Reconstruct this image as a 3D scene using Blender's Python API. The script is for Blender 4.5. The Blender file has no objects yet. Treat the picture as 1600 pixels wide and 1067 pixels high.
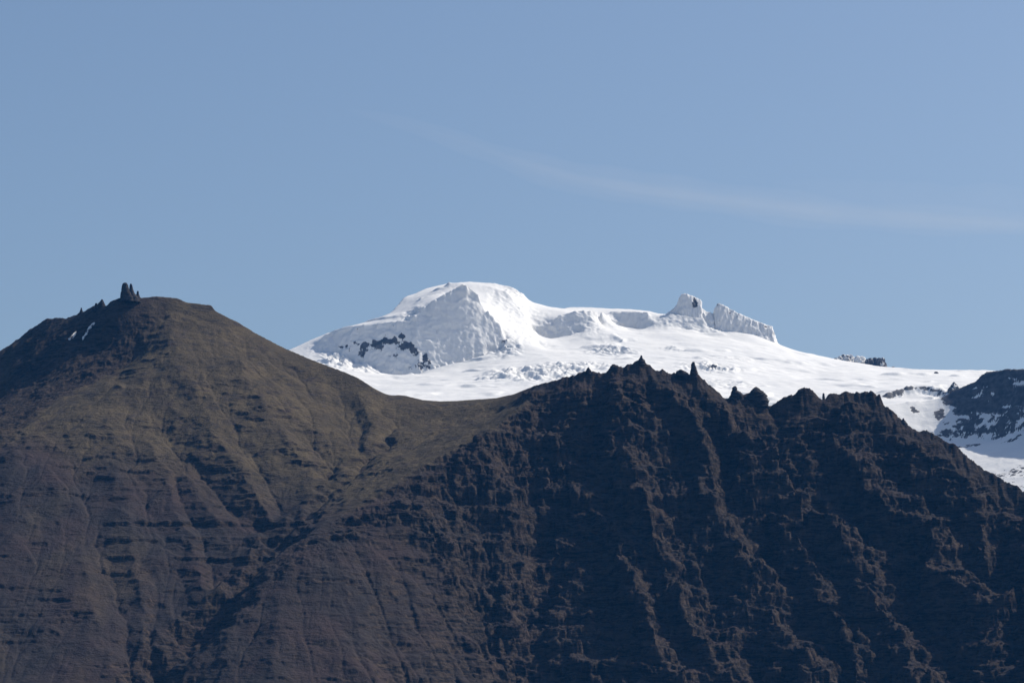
import bpy, math
import numpy as np

# ------------------------------------------------------------------ camera
CAM_Z = 25.0
PITCH = math.radians(9.0)
F = 800.0 / math.tan(math.radians(10.0))          # focal length in photo pixels (1600 wide)
scene = bpy.context.scene
col = scene.collection
cam_d = bpy.data.cameras.new('camera')
cam_d.sensor_width = 36.0
cam_d.lens = 18.0 / math.tan(math.radians(10.0))
cam_d.clip_start = 1.0
cam_d.clip_end = 400000.0
cam = bpy.data.objects.new('camera', cam_d)
cam.location = (0, 0, CAM_Z)
cam.rotation_euler = (math.radians(90.0) + PITCH, 0, 0)
col.objects.link(cam)
scene.camera = cam

# ------------------------------------------------------------------ light
SUN = np.array((0.66, 0.27, 0.72)); SUN = SUN / np.linalg.norm(SUN)
sun_elev = math.asin(SUN[2])
sun_az = math.atan2(SUN[0], SUN[1])               # clockwise from +Y
world = bpy.data.worlds.new('World')
scene.world = world
world.use_nodes = True
nt = world.node_tree
nt.nodes.clear()
sky = nt.nodes.new('ShaderNodeTexSky')
sky.sky_type = 'NISHITA'
sky.sun_disc = False
sky.sun_elevation = sun_elev
sky.sun_rotation = sun_az
sky.altitude = 0
sky.air_density = 1.0
sky.dust_density = 1.8
sky.ozone_density = 3.0
bg = nt.nodes.new('ShaderNodeBackground')
bg.inputs['Strength'].default_value = 0.100
wo = nt.nodes.new('ShaderNodeOutputWorld')
nt.links.new(sky.outputs[0], bg.inputs[0])
nt.links.new(bg.outputs[0], wo.inputs[0])
sl = bpy.data.lights.new('sun', 'SUN')
sl.energy = 4.35
sl.angle = math.radians(0.53)
sl.color = (1.0, 0.93, 0.81)
so = bpy.data.objects.new('sun', sl)
so.location = (3000, 2000, 6000)
so.rotation_euler = (math.radians(90) - sun_elev, 0, math.pi - sun_az)
col.objects.link(so)
scene.view_settings.view_transform = 'Standard'
scene.view_settings.look = 'None'
scene.view_settings.exposure = 0.13
scene.view_settings.gamma = 1.0
scene.cycles.volume_bounces = 0
scene.cycles.max_bounces = 4
scene.cycles.diffuse_bounces = 1
scene.cycles.use_denoising = True

# ------------------------------------------------------------------ helpers
CP, SP = math.cos(PITCH), math.sin(PITCH)
def P(px, py, d):
    """photo direction and real distance -> a point of the place"""
    u = (px - 800.0) / F; v = (533.5 - py) / F
    s = d / (CP - SP * v)
    return np.array((u * s, d, CAM_Z + (SP + CP * v) * s))
def ray_t(py):
    v = (533.5 - py) / F
    return (SP + CP * v) / (CP - SP * v)

def _hash(ix, iy, seed):
    h = (ix.astype(np.int64) * 374761393 + iy.astype(np.int64) * 668265263 + seed * 1442695041) & 0xffffffff
    h = ((h ^ (h >> 13)) * 1274126177) & 0xffffffff
    h = ((h ^ (h >> 16)) * 2246822519) & 0xffffffff
    return (h ^ (h >> 15)) & 0xffffffff
def perlin(x, y, seed=0):
    x = np.asarray(x, dtype=np.float64); y = np.asarray(y, dtype=np.float64)
    ix = np.floor(x); iy = np.floor(y); fx = (x - ix).astype(np.float32); fy = (y - iy).astype(np.float32)
    ix = ix.astype(np.int64); iy = iy.astype(np.int64)
    def g(a, b, dx, dy):
        an = _hash(a, b, seed).astype(np.float32) * np.float32(2 * math.pi / 4294967296.0)
        return np.cos(an) * dx + np.sin(an) * dy
    ux = fx * fx * fx * (fx * (fx * 6 - 15) + 10); uy = fy * fy * fy * (fy * (fy * 6 - 15) + 10)
    a = g(ix, iy, fx, fy); b = g(ix + 1, iy, fx - 1, fy)
    c = g(ix, iy + 1, fx, fy - 1); d = g(ix + 1, iy + 1, fx - 1, fy - 1)
    return ((a + (b - a) * ux) * (1 - uy) + (c + (d - c) * ux) * uy) * 1.5
def fbm(x, y, oct=4, seed=0, gain=0.5, lac=2.03):
    r = 0; a = 1.0; t = 0
    for k in range(oct):
        r = r + a * perlin(x, y, seed + k * 17); t += a
        a *= gain; x = x * lac + 13.7; y = y * lac - 7.3
    return r / t
def ridged(x, y, oct=4, seed=0, gain=0.5):
    r = 0; a = 1.0; t = 0
    for k in range(oct):
        r = r + a * (1 - np.abs(perlin(x, y, seed + k * 31)) * 2.0); t += a
        a *= gain; x = x * 2.07 + 3.1; y = y * 2.07 + 5.7
    return r / t
def smooth(a, b, x):
    t = np.clip((x - a) / (b - a), 0, 1); return t * t * (3 - 2 * t)
def blur(A, n=1):
    for _ in range(n):
        B = np.pad(A, 1, mode='edge')
        A = (B[:-2, 1:-1] + 2 * B[1:-1, 1:-1] + B[2:, 1:-1]) / 4
        B = np.pad(A, 1, mode='edge')
        A = (B[1:-1, :-2] + 2 * B[1:-1, 1:-1] + B[1:-1, 2:]) / 4
    return A

class Field:
    """height field over the ground plan, stretched like a membrane between surveyed ridge and valley lines"""
    def __init__(s, x0, x1, y0, y1, h):
        s.h = h; s.x0 = x0; s.y0 = y0
        s.nx = int((x1 - x0) / h) + 1; s.ny = int((y1 - y0) / h) + 1
        s.pts = []
    def line(s, pts, w=1.0):
        pts = [np.asarray(p, float) for p in pts]
        for a, b in zip(pts[:-1], pts[1:]):
            n = max(2, int(np.linalg.norm((b - a)[:2]) / (s.h * 0.5)) + 1)
            t = np.linspace(0, 1, n)[:, None]
            q = a + (b - a) * t
            s.pts.append(np.concatenate([q, np.full((n, 1), w)], 1))
    def pix(s, pts, w=1.0):
        s.line([P(*p) for p in pts], w)
    def solve(s, iters=60):
        A = np.concatenate(s.pts)
        levels = []; k = 1
        while min(s.nx, s.ny) // k > 8: levels.append(k); k *= 2
        H = None
        for k in reversed(levels):
            nx = (s.nx + k - 1) // k; ny = (s.ny + k - 1) // k
            ix = np.round((A[:, 0] - s.x0) / s.h / k).astype(int); iy = np.round((A[:, 1] - s.y0) / s.h / k).astype(int)
            ok = (ix >= 0) & (ix < nx) & (iy >= 0) & (iy < ny)
            idx = iy[ok] * nx + ix[ok]
            c = np.bincount(idx, A[ok, 3], nx * ny); z = np.bincount(idx, A[ok, 2] * A[ok, 3], nx * ny)
            m = (c > 0).reshape(ny, nx); z = (z / np.maximum(c, 1e-9)).reshape(ny, nx)
            if H is None:
                H = np.full((ny, nx), z[m].mean()); it = 600
            else:
                yy = np.clip(np.arange(ny) / 2.0, 0, H.shape[0] - 1.001); xx = np.clip(np.arange(nx) / 2.0, 0, H.shape[1] - 1.001)
                i = yy.astype(int)[:, None]; j = xx.astype(int)[None, :]; fy = yy[:, None] - i; fx = xx[None, :] - j
                H = (H[i, j] * (1 - fx) + H[i, j + 1] * fx) * (1 - fy) + (H[i + 1, j] * (1 - fx) + H[i + 1, j + 1] * fx) * fy
                it = iters * (3 if k >= 8 else 1)
            for _ in range(it):
                H[m] = z[m]
                B = np.pad(H, 1, mode='edge')
                H = (B[:-2, 1:-1] + B[2:, 1:-1] + B[1:-1, :-2] + B[1:-1, 2:]) * 0.25
            H[m] = z[m]
        s.H = H; s.m = m
        s.X, s.Y = np.meshgrid(s.x0 + np.arange(s.nx) * s.h, s.y0 + np.arange(s.ny) * s.h)
        return H
    def refine(s, f):
        """resample on a grid f times finer"""
        ny = (s.ny - 1) * f + 1; nx = (s.nx - 1) * f + 1; H = s.H
        yy = np.clip(np.arange(ny) / f, 0, s.ny - 1.001); xx = np.clip(np.arange(nx) / f, 0, s.nx - 1.001)
        i = yy.astype(int)[:, None]; j = xx.astype(int)[None, :]; fy = yy[:, None] - i; fx = xx[None, :] - j
        s.H = (H[i, j] * (1 - fx) + H[i, j + 1] * fx) * (1 - fy) + (H[i + 1, j] * (1 - fx) + H[i + 1, j + 1] * fx) * fy
        s.h /= f; s.nx = nx; s.ny = ny
        s.X, s.Y = np.meshgrid(s.x0 + np.arange(nx) * s.h, s.y0 + np.arange(ny) * s.h)
    def at(s, x, y, A=None):
        A = s.H if A is None else A
        fx = np.clip((x - s.x0) / s.h, 0, s.nx - 1.001); fy = np.clip((y - s.y0) / s.h, 0, s.ny - 1.001)
        i = int(fy); j = int(fx); fx -= j; fy -= i
        return (A[i, j] * (1 - fx) + A[i, j + 1] * fx) * (1 - fy) + (A[i + 1, j] * (1 - fx) + A[i + 1, j + 1] * fx) * fy
    def hit(s, px, py):
        """where the line of sight through a photo pixel first meets this ground"""
        d = s.y0 + s.h
        while d < s.y0 + (s.ny - 2) * s.h:
            p = P(px, py, d)
            if s.at(p[0], p[1]) >= p[2]: return p
            d += s.h * 0.7
        return P(px, py, d)
    def slope(s):
        gy, gx = np.gradient(s.H, s.h); return np.sqrt(gx * gx + gy * gy), gx, gy

def erode(H, h, n, steps, rng, rate=0.3, cap=4.0, dep=0.3, inertia=0.15, batches=8, mask=None):
    """rain drops running downhill, cutting and filling (all drops of a batch at once)"""
    ny, nx = H.shape; H = H / h
    for b in range(batches):
        x = rng.uniform(2, nx - 3, n); y = rng.uniform(2, ny - 3, n)
        dx = np.zeros(n); dy = np.zeros(n); sed = np.zeros(n); vel = np.ones(n); wat = np.ones(n); al = np.ones(n, bool)
        for st in range(steps):
            i = y.astype(int); j = x.astype(int); fx = x - j; fy = y - i
            k = i * nx + j; Hf = H.ravel()
            a = Hf[k]; bb = Hf[k + 1]; c = Hf[k + nx]; d = Hf[k + nx + 1]
            gx = (bb - a) * (1 - fy) + (d - c) * fy; gy = (c - a) * (1 - fx) + (d - bb) * fx
            z = a * (1 - fx) * (1 - fy) + bb * fx * (1 - fy) + c * (1 - fx) * fy + d * fx * fy
            dx = dx * inertia - gx * (1 - inertia); dy = dy * inertia - gy * (1 - inertia)
            L = np.sqrt(dx * dx + dy * dy) + 1e-9; dx /= L; dy /= L
            x2 = np.clip(x + dx, 1, nx - 3); y2 = np.clip(y + dy, 1, ny - 3)
            i2 = y2.astype(int); j2 = x2.astype(int); f2 = x2 - j2; e2 = y2 - i2; k2 = i2 * nx + j2
            z2 = Hf[k2] * (1 - f2) * (1 - e2) + Hf[k2 + 1] * f2 * (1 - e2) + Hf[k2 + nx] * (1 - f2) * e2 + Hf[k2 + nx + 1] * f2 * e2
            dh = z2 - z
            C = np.maximum(-dh, 0.02) * vel * wat * cap
            up = dh > 0
            depo = np.where(up, np.minimum(dh, sed), np.where(sed > C, (sed - C) * dep, -np.minimum((C - sed) * rate, np.maximum(-dh, 0))))
            depo *= 0.25 if mask is None else 0.25 * mask.ravel()[k]
            sed -= depo
            w = np.bincount(k, depo * (1 - fx) * (1 - fy), nx * ny) + np.bincount(k + 1, depo * fx * (1 - fy), nx * ny) \
                + np.bincount(k + nx, depo * (1 - fx) * fy, nx * ny) + np.bincount(k + nx + 1, depo * fx * fy, nx * ny)
            H = H + w.reshape(ny, nx)
            vel = np.sqrt(np.clip(vel * vel - dh * 0.6, 0.05, 6.0)); wat *= 0.985
            x, y = x2, y2
    return H * h

def tag(o, label=None, cat=None, group=None, kind=None):
    if label: o['label'] = label
    if cat: o['category'] = cat
    if group: o['group'] = group
    if kind: o['kind'] = kind
    return o
def mesh_np(name, V, Q, mat, attrs=None, smoothed=True, parent=None):
    me = bpy.data.meshes.new(name)
    V = np.ascontiguousarray(V, dtype=np.float32); Q = np.ascontiguousarray(Q, dtype=np.int32)
    k = Q.shape[1]
    me.vertices.add(len(V)); me.vertices.foreach_set('co', V.ravel())
    me.loops.add(Q.size); me.loops.foreach_set('vertex_index', Q.ravel())
    me.polygons.add(len(Q)); me.polygons.foreach_set('loop_start', np.arange(0, Q.size, k, dtype=np.int32))
    me.polygons.foreach_set('loop_total', np.full(len(Q), k, dtype=np.int32))
    if smoothed: me.polygons.foreach_set('use_smooth', np.ones(len(Q), bool))
    for n, a in (attrs or {}).items():
        at = me.attributes.new(n, 'FLOAT', 'POINT'); at.data.foreach_set('value', np.ascontiguousarray(a, dtype=np.float32).ravel())
    me.update(calc_edges=True)
    me.materials.append(mat)
    o = bpy.data.objects.new(name, me); col.objects.link(o)
    if parent: o.parent = parent
    return o
def grid_obj(name, X, Y, Z, mat, attrs=None, keep=None):
    ny, nx = X.shape
    V = np.stack([X, Y, Z], -1).reshape(-1, 3)
    i = np.arange(ny - 1)[:, None] * nx + np.arange(nx - 1)[None, :]
    if keep is not None: i = i[keep[:-1, :-1]]
    i = i.ravel()
    Q = np.stack([i, i + 1, i + nx + 1, i + nx], 1)
    used = np.zeros(len(V), bool); used[Q.ravel()] = True
    new = np.cumsum(used) - 1
    at = {k: np.broadcast_to(a, X.shape).reshape(-1)[used] for k, a in (attrs or {}).items()}
    return mesh_np(name, V[used], new[Q], mat, at)

# ------------------------------------------------------------------ materials
class M:
    def __init__(s, name):
        s.m = bpy.data.materials.new(name); s.m.use_nodes = True; s.t = s.m.node_tree; s.t.nodes.clear()
        s.o = s.t.nodes.new('ShaderNodeOutputMaterial'); s.b = s.t.nodes.new('ShaderNodeBsdfPrincipled')
        s.t.links.new(s.b.outputs[0], s.o.inputs[0])
        s.g = s.t.nodes.new('ShaderNodeNewGeometry')
    def n(s, kind, **kw):
        x = s.t.nodes.new(kind)
        for k, v in kw.items():
            if isinstance(k, str) and hasattr(x, k): setattr(x, k, v)
        return x
    def put(s, sock, v):
        if isinstance(v, bpy.types.NodeSocket): s.t.links.new(v, sock)
        elif isinstance(v, tuple): sock.default_value = (*v, 1.0) if len(v) == 3 and len(sock.default_value) == 4 else v
        else: sock.default_value = v
    def noise(s, size, detail=6, rough=0.6, scale=(1, 1, 1), dist=0.0):
        mp = s.n('ShaderNodeMapping'); mp.inputs['Scale'].default_value = tuple(c / size for c in scale)
        s.t.links.new(s.g.outputs['Position'], mp.inputs[0])
        x = s.n('ShaderNodeTexNoise'); x.inputs['Scale'].default_value = 1.0; x.inputs['Detail'].default_value = detail
        x.inputs['Roughness'].default_value = rough; x.inputs['Distortion'].default_value = dist
        s.t.links.new(mp.outputs[0], x.inputs['Vector']); return x.outputs['Fac']
    def attr(s, name):
        a = s.n('ShaderNodeAttribute'); a.attribute_name = name; return a.outputs['Fac']
    def ramp(s, fac, a, b, lo=0.0, hi=1.0):
        x = s.n('ShaderNodeMapRange'); x.interpolation_type = 'SMOOTHSTEP'
        s.put(x.inputs['Value'], fac); x.inputs['From Min'].default_value = a; x.inputs['From Max'].default_value = b
        x.inputs['To Min'].default_value = lo; x.inputs['To Max'].default_value = hi; return x.outputs[0]
    def mix(s, f, a, b, mode='MIX'):
        x = s.n('ShaderNodeMix'); x.data_type = 'RGBA'; x.blend_type = mode
        s.put(x.inputs['Factor'], f); s.put(x.inputs[6], a); s.put(x.inputs[7], b); return x.outputs[2]
    def math(s, op, a, b=0.0):
        x = s.n('ShaderNodeMath'); x.operation = op; s.put(x.inputs[0], a); s.put(x.inputs[1], b); return x.outputs[0]
    def bump(s, hgt, dist, strength=1.0, prev=None):
        x = s.n('ShaderNodeBump'); x.inputs['Distance'].default_value = dist; x.inputs['Strength'].default_value = strength
        s.put(x.inputs['Height'], hgt)
        if prev is not None: s.t.links.new(prev, x.inputs['Normal'])
        return x.outputs[0]
    def done(s, color, normal=None, rough=0.95, spec=0.1):
        s.put(s.b.inputs['Base Color'], color); s.b.inputs['Roughness'].default_value = rough
        s.b.inputs['Specular IOR Level'].default_value = spec
        if normal is not None: s.t.links.new(normal, s.b.inputs['Normal'])
        return s.m

def rock_material():
    m = M('basalt_and_scree')
    n1 = m.noise(60, 8, 0.65); n2 = m.noise(9, 6, 0.7); n3 = m.noise(26, 6, 0.6, (1, 1, 6), 1.0); n4 = m.noise(160, 5, 0.6)
    n5 = m.noise(2.6, 4, 0.7)
    scree = m.mix(m.ramp(n1, .35, .65), (.040, .035, .034), (.058, .049, .046))
    scree = m.mix(m.ramp(n4, .4, .65), scree, (.064, .046, .042))
    cliff = m.mix(m.ramp(n3, .35, .65), (.012, .012, .013), (.078, .059, .047))  # wide dark-to-light range stands in for tiny shadows in shaded rock
    cliff = m.mix(m.ramp(m.noise(48, 6, .65, (1, 1, 2.2), 1.5), .48, .62, 0, .7), cliff, (.094, .068, .052))  # brown patches paint warm sunlit facets into the cliff colour
    cliff = m.mix(m.ramp(n2, .6, .78), cliff, (.10, .080, .068))
    grass = m.mix(m.ramp(n1, .35, .65), (.092, .072, .045), (.134, .103, .060))
    grass = m.mix(m.ramp(n2, .45, .75), grass, (.062, .052, .040))
    gf = m.math('MULTIPLY', m.attr('grass'), m.ramp(m.noise(34, 7, .7, (1, 1, 3)), .28, .52))
    c = m.mix(m.attr('cliff'), scree, cliff)
    c = m.mix(gf, c, grass)
    c = m.mix(m.ramp(n5, .3, .7, 0, .5), c, m.mix(1.0, c, (.55, .55, .58), 'MULTIPLY'))
    nr = m.bump(n2, 5.0, 0.9)
    nr = m.bump(n5, 1.6, 0.9, nr)
    nr = m.bump(n3, 4.0, m.attr('cliff') if False else 0.5, nr)
    return m.done(c, nr, 0.95, 0.08)
def snow_material():
    m = M('snow_and_nunatak_rock')
    n2 = m.noise(14, 6, 0.65); n1 = m.noise(120, 5, 0.55); n3 = m.noise(22, 7, 0.75, (1, 1, .45))
    snow = m.mix(m.ramp(n1, .35, .7), (.84, .83, .81), (.79, .785, .775))
    rock = m.mix(m.ramp(n2, .35, .7), (.055, .055, .060), (.13, .125, .13))
    f = m.ramp(m.math('ADD', m.attr('rock'), m.math('MULTIPLY', m.math('ADD', m.math('SUBTRACT', n3, .5), m.math('MULTIPLY', m.math('SUBTRACT', n2, .5), .7)), 1.9)), .45, .57)
    c = m.mix(f, snow, rock)
    nr = m.bump(n2, 3.0, 0.3)
    nr = m.bump(m.noise(45, 6, .6, (1, 2.2, 1)), 6.0, 0.35, nr)
    return m.done(c, nr, 0.7, 0.15)
def ground_material():
    m = M('gravel_plain')
    c = m.mix(m.ramp(m.noise(300, 8, .6), .4, .6), (.07, .07, .05), (.10, .09, .08))
    return m.done(c, m.bump(m.noise(4, 5, .6), .5), 0.95, .1)
def pinnacle_material():
    m = M('dark_basalt')
    n2 = m.noise(4, 6, 0.7); n3 = m.noise(10, 5, .6, (1, 1, 3))
    c = m.mix(m.ramp(n2, .35, .7), (.032, .030, .032), (.075, .066, .062))
    return m.done(c, m.bump(n3, 2.0, .8, m.bump(n2, 1.5, 1.0)), 0.95, .08)
MAT_ROCK = rock_material(); MAT_SNOW = snow_material(); MAT_GROUND = ground_material(); MAT_PIN = pinnacle_material()

# ------------------------------------------------------------------ near mountains
SKY_L = [(-330, 700, 5150), (-180, 640, 5300), (-80, 592, 5420), (0, 549, 5500), (23, 534, 5530), (51, 512, 5570), (73, 498, 5600), (87, 496, 5610), (106, 496, 5620),
         (127, 489, 5630), (148, 478, 5645), (164, 478, 5655), (175, 470, 5662), (189, 465, 5670), (215, 465, 5685), (230, 465, 5690), (243, 463, 5700),
         (276, 466, 5710), (293, 473, 5712), (321, 476, 5715), (330, 477, 5712), (337, 486, 5706), (354, 495, 5700), (374, 505, 5695), (400, 521, 5680),
         (440, 542, 5650), (484, 561, 5610), (537, 581, 5560), (560, 591, 5530), (577, 602, 5500), (590, 613, 5480), (600, 619, 5470), (613, 619, 5480),
         (622, 617, 5490), (633, 618, 5490), (661, 625, 5480), (689, 627, 5470), (717, 626, 5450), (745, 624, 5430), (774, 622, 5400), (802, 616, 5370), (836, 602, 5330)]
SKY_L = [(x, y, (d if x > 189 else 5670 + (189 - x) * 1.4)) for x, y, d in SKY_L]
SKY_R = [(836, 602, 5330), (862, 596, 5305), (877, 591, 5290), (896, 584, 5270), (915, 581, 5255), (926, 579, 5245), (940, 582, 5235), (954, 574, 5225), (960, 571, 5220), (976, 573, 5205),
         (981, 569, 5200), (992, 566, 5195), (998, 562, 5190), (1005, 562, 5188), (1014, 570, 5180), (1025, 577, 5170), (1039, 578, 5160), (1045, 582, 5155), (1057, 583, 5150),
         (1064, 579, 5148), (1078, 584, 5145), (1089, 584, 5140), (1097, 589, 5138), (1105, 598, 5136), (1116, 606, 5134), (1124, 613, 5132), (1134, 629, 5140),
         (1142, 618, 5150), (1150, 612, 5155), (1157, 615, 5160), (1168, 615, 5165), (1177, 608, 5168), (1186, 609, 5170), (1195, 619, 5175), (1200, 636, 5185), (1210, 632, 5190), (1219, 624, 5195),
         (1225, 618, 5200), (1238, 618, 5205), (1246, 609, 5210), (1255, 606, 5212), (1263, 606, 5215), (1272, 613, 5218), (1282, 624, 5220), (1289, 625, 5222), (1294, 615, 5225),
         (1314, 614, 5228), (1323, 611, 5230), (1343, 613, 5230), (1361, 611, 5228), (1374, 617, 5222), (1379, 631, 5215), (1387, 633, 5208), (1395, 641, 5200), (1403, 651, 5190),
         (1411, 657, 5180), (1424, 668, 5165), (1435, 674, 5150), (1448, 672, 5135), (1463, 678, 5120), (1477, 688, 5105), (1495, 695, 5088), (1508, 710, 5075), (1532, 727, 5050),
         (1560, 745, 5025), (1584, 758, 5005), (1600, 765, 4990), (1680, 805, 4930), (1800, 870, 4850), (1950, 960, 4750)]
SKY_R = [(x, y, float(np.interp(x, [836, 877, 1000, 1134, 1200, 1340, 1435, 1560, 1700, 1950], [5290, 5262, 5228, 5212, 5228, 5235, 5160, 5045, 4930, 4750]))) for x, y, d in SKY_R]
R0 = [(820, 628, 5205), (768, 672, 5125), (698, 708, 5040), (633, 742, 4965), (577, 780, 4895), (501, 823, 4815), (445, 858, 4765), (400, 893, 4715), (350, 938, 4655),
      (300, 988, 4590), (262, 1035, 4530), (240, 1080, 4470), (225, 1180, 4370)]
G0 = [(606, 625, 5455), (612, 650, 5370), (612, 692, 5225), (574, 711, 5165), (537, 741, 5075), (512, 768, 5000), (464, 807, 4905), (431, 838, 4845), (426, 861, 4805),
      (412, 882, 4775), (384, 890, 4752), (352, 918, 4712), (338, 940, 4690), (334, 966, 4655), (300, 982, 4622), (276, 1006, 4588), (258, 1018, 4570), (243, 1046, 4530), (236, 1070, 4500), (225, 1110, 4450), (220, 1200, 4350)]
crest = [p for p in R0[::-1] if p[0] < 820] + [(820, 628, 5205)] + SKY_R[2:]
_cx = np.array([c[0] for c in crest]); _cp = np.array([P(*c) for c in crest]); _cpy = np.array([c[1] for c in crest])
def faceR(px, py, off=0.0):
    x = min(max(px, 300), 1900)
    dc = np.interp(x, _cx, _cp[:, 1]); zc = np.interp(x, _cx, _cp[:, 2]) - CAM_Z; cy = np.interp(x, _cx, _cpy)
    t = np.interp(x, [430, 640, 800, 900, 1500, 1700], [0.70, 0.86, 1.04, 1.08, 1.08, 1.05])
    d = (dc * t - zc) / (t - ray_t(py))
    s = np.clip((py - cy) / (1090 - cy + 1e-6), 0, 1)
    k = np.interp(x, [600, 850], [0.3, 1.0])
    grow = min(1.0, max(0.0, (py - cy) / 70.0))
    return d + 4 * s * (1 - s) * 22 * k + off * grow
def faceL(px, py, off=0.0):
    t = 0.66
    return (5700 * t - 965.0) / (t - ray_t(py)) + off
W = 3.4
near = Field(-1700, 1690, 4050, 6250, W)
near.pix(SKY_L, 4); near.pix(SKY_R, 4); near.pix(R0[:7], 3); near.pix(G0[:9], 3)
near.pix([(445, 858, 4765), (432, 885, 4728), (392, 925, 4672), (352, 975, 4608), (318, 1028, 4545), (300, 1085, 4475), (290, 1180, 4370)], 2)
def back(line, dd, dz, dx=0):
    near.line([P(*p) + np.array((dx, dd, dz)) for p in line])
back(SKY_L[:24], 90, -60); back(SKY_L[:24], 450, -330)
back(SKY_L[24:], 120, -22); back(SKY_L[24:], 480, -170)
back(SKY_R, 80, -75); back(SKY_R, 350, -290)
near.line([(-1700, 6245, 300), (1700, 6245, 300)])
# foot of the slopes: they run out on the plain
for px0, px1, f in ((-300, 225, faceL), (225, 1950, faceR)):
    xs = np.linspace(px0, px1, 30)
    near.line([P(px, 1190, f(px, 1190)) for px in xs])
near.line([(-1700, 4060, -8), (1700, 4060, -8)])

def pl(face, off, *pts):
    n = len(pts)
    near.line([P(px, py, face(px, py, off * (0.6 + 0.4 * min(1, 2 * k / n)))) for k, (px, py) in enumerate(pts)])
# --- left mountain: the arete and the steep dark side left of it
near.pix([(243, 464, 5700), (235, 481, 5672), (231, 508, 5640), (224, 529, 5612), (220, 551, 5600), (202, 569, 5580), (177, 584, 5556), (152, 594, 5530), (119, 610, 5485), (88, 627, 5430),
          (71, 640, 5395), (40, 668, 5310), (0, 700, 5235), (-60, 740, 5140)], 3)
near.pix([(150, 548, 5625), (100, 575, 5600), (50, 600, 5600), (0, 625, 5630), (-60, 660, 5650), (-150, 715, 5660)], 1)
pl(faceL, 20, (190, 600), (225, 630), (253, 658), (276, 702), (312, 742), (348, 785), (392, 818), (424, 838))
pl(faceL, -16, (262, 560), (300, 600), (330, 660), (358, 700), (385, 745), (410, 790), (430, 822))
pl(faceL, -4, (255, 500), (275, 540), (300, 575), (330, 600))
pl(faceL, 26, (402, 580), (431, 613), (464, 653), (487, 695), (520, 731), (518, 757))
pl(faceL, -14, (375, 560), (395, 610), (425, 650), (455, 690), (478, 730), (498, 765))
pl(faceL, 8, (350, 640), (378, 690), (405, 735), (430, 775), (448, 808))
near.pix([(455, 580, 5560), (490, 625, 5430), (515, 660, 5330), (535, 700, 5215)])
near.pix([(560, 610, 5480), (572, 650, 5350), (580, 680, 5260), (572, 700, 5195)])
near.pix([(525, 600, 5520), (548, 640, 5410), (560, 680, 5285), (566, 706, 5200)])
pl(faceL, 13, (110, 700), (123, 752), (138, 803), (160, 843), (174, 883), (185, 919), (196, 981), (207, 1043), (215, 1100))
pl(faceL, -5, (165, 650), (185, 720), (200, 790), (212, 860), (220, 930), (225, 990), (228, 1020))
pl(faceL, 10, (215, 700), (228, 778), (247, 825), (270, 869), (283, 905), (300, 950), (300, 985))
pl(faceL, -6, (235, 690), (262, 760), (282, 815), (300, 865), (315, 915), (318, 950))
pl(faceL, 12, (255, 700), (268, 752), (290, 792), (305, 825), (323, 876), (337, 925))
pl(faceL, -6, (290, 740), (330, 800), (362, 850), (380, 885))
pl(faceL, 14, (240, 900), (246, 935), (238, 975), (238, 1010))
pl(faceL, -4, (20, 700), (30, 800), (60, 900), (90, 1000), (110, 1100))
pl(faceL, -6, (80, 720), (95, 800), (130, 880), (150, 960), (170, 1040))
pl(faceL, 6, (-60, 780), (-30, 900), (10, 1000), (30, 1100))
pl(faceL, -10, (-250, 760), (-220, 900), (-200, 1100))
# --- grassy hollow behind the right ridge
near.pix([(700, 665, 5290), (660, 690, 5200), (615, 715, 5130), (575, 740, 5060), (530, 775, 4975), (480, 815, 4890)])
near.pix([(780, 645, 5300), (720, 665, 5290), (650, 690, 5215)])
near.pix([(680, 645, 5390), (640, 665, 5320), (620, 688, 5235)])
# --- right mountain: spurs (negative = standing out) running down to the lower right
SPURS = [
 (-20, [(520, 815), (560, 800), (640, 800), (680, 832), (692, 890), (735, 980), (772, 1080)]),
 (-26, [(768, 690), (790, 760), (800, 832), (812, 890), (806, 950), (800, 1000), (830, 1080)]),
 (-24, [(822, 640), (850, 720), (872, 800), (885, 860), (905, 905), (880, 950), (885, 1010), (905, 1080)]),
 (-34, [(880, 600), (862, 680), (872, 745), (900, 788), (932, 805), (945, 835), (961, 883), (982, 918), (1022, 992), (1048, 1028), (1072, 1080)]),
 (-34, [(960, 590), (985, 660), (990, 742), (1005, 785), (1012, 830), (1033, 865), (1058, 912), (1080, 955), (1100, 1000), (1135, 1080)]),
 (-40, [(1020, 592), (1052, 640), (1085, 680), (1102, 735), (1112, 785), (1127, 821), (1147, 850), (1168, 856), (1182, 887), (1194, 919), (1207, 963), (1225, 995), (1246, 1021), (1264, 1080)]),
 (-34, [(1142, 700), (1160, 760), (1194, 802), (1223, 820), (1254, 850), (1266, 885), (1270, 925), (1300, 960), (1330, 1010), (1345, 1080)]),
 (-52, [(1095, 600), (1118, 640), (1155, 680), (1192, 704), (1216, 742), (1241, 762), (1265, 785), (1290, 812), (1319, 838), (1335, 869), (1345, 895), (1376, 927), (1397, 963), (1415, 1006), (1430, 1080)]),
 (-40, [(1300, 680), (1322, 730), (1345, 750), (1386, 783), (1408, 814), (1450, 847), (1464, 883), (1495, 907), (1531, 936), (1555, 972), (1562, 1080)]),
 (-26, [(1380, 640), (1400, 690), (1416, 740), (1440, 790), (1470, 830), (1500, 860)]),
 (-20, [(1470, 690), (1500, 740), (1530, 800), (1545, 850), (1548, 880)]),
 (-90, [(1720, 850), (1690, 920), (1640, 980), (1625, 1080)]),
 (-60, [(1640, 800), (1610, 860), (1580, 900), (1565, 930)]),
]
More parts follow.
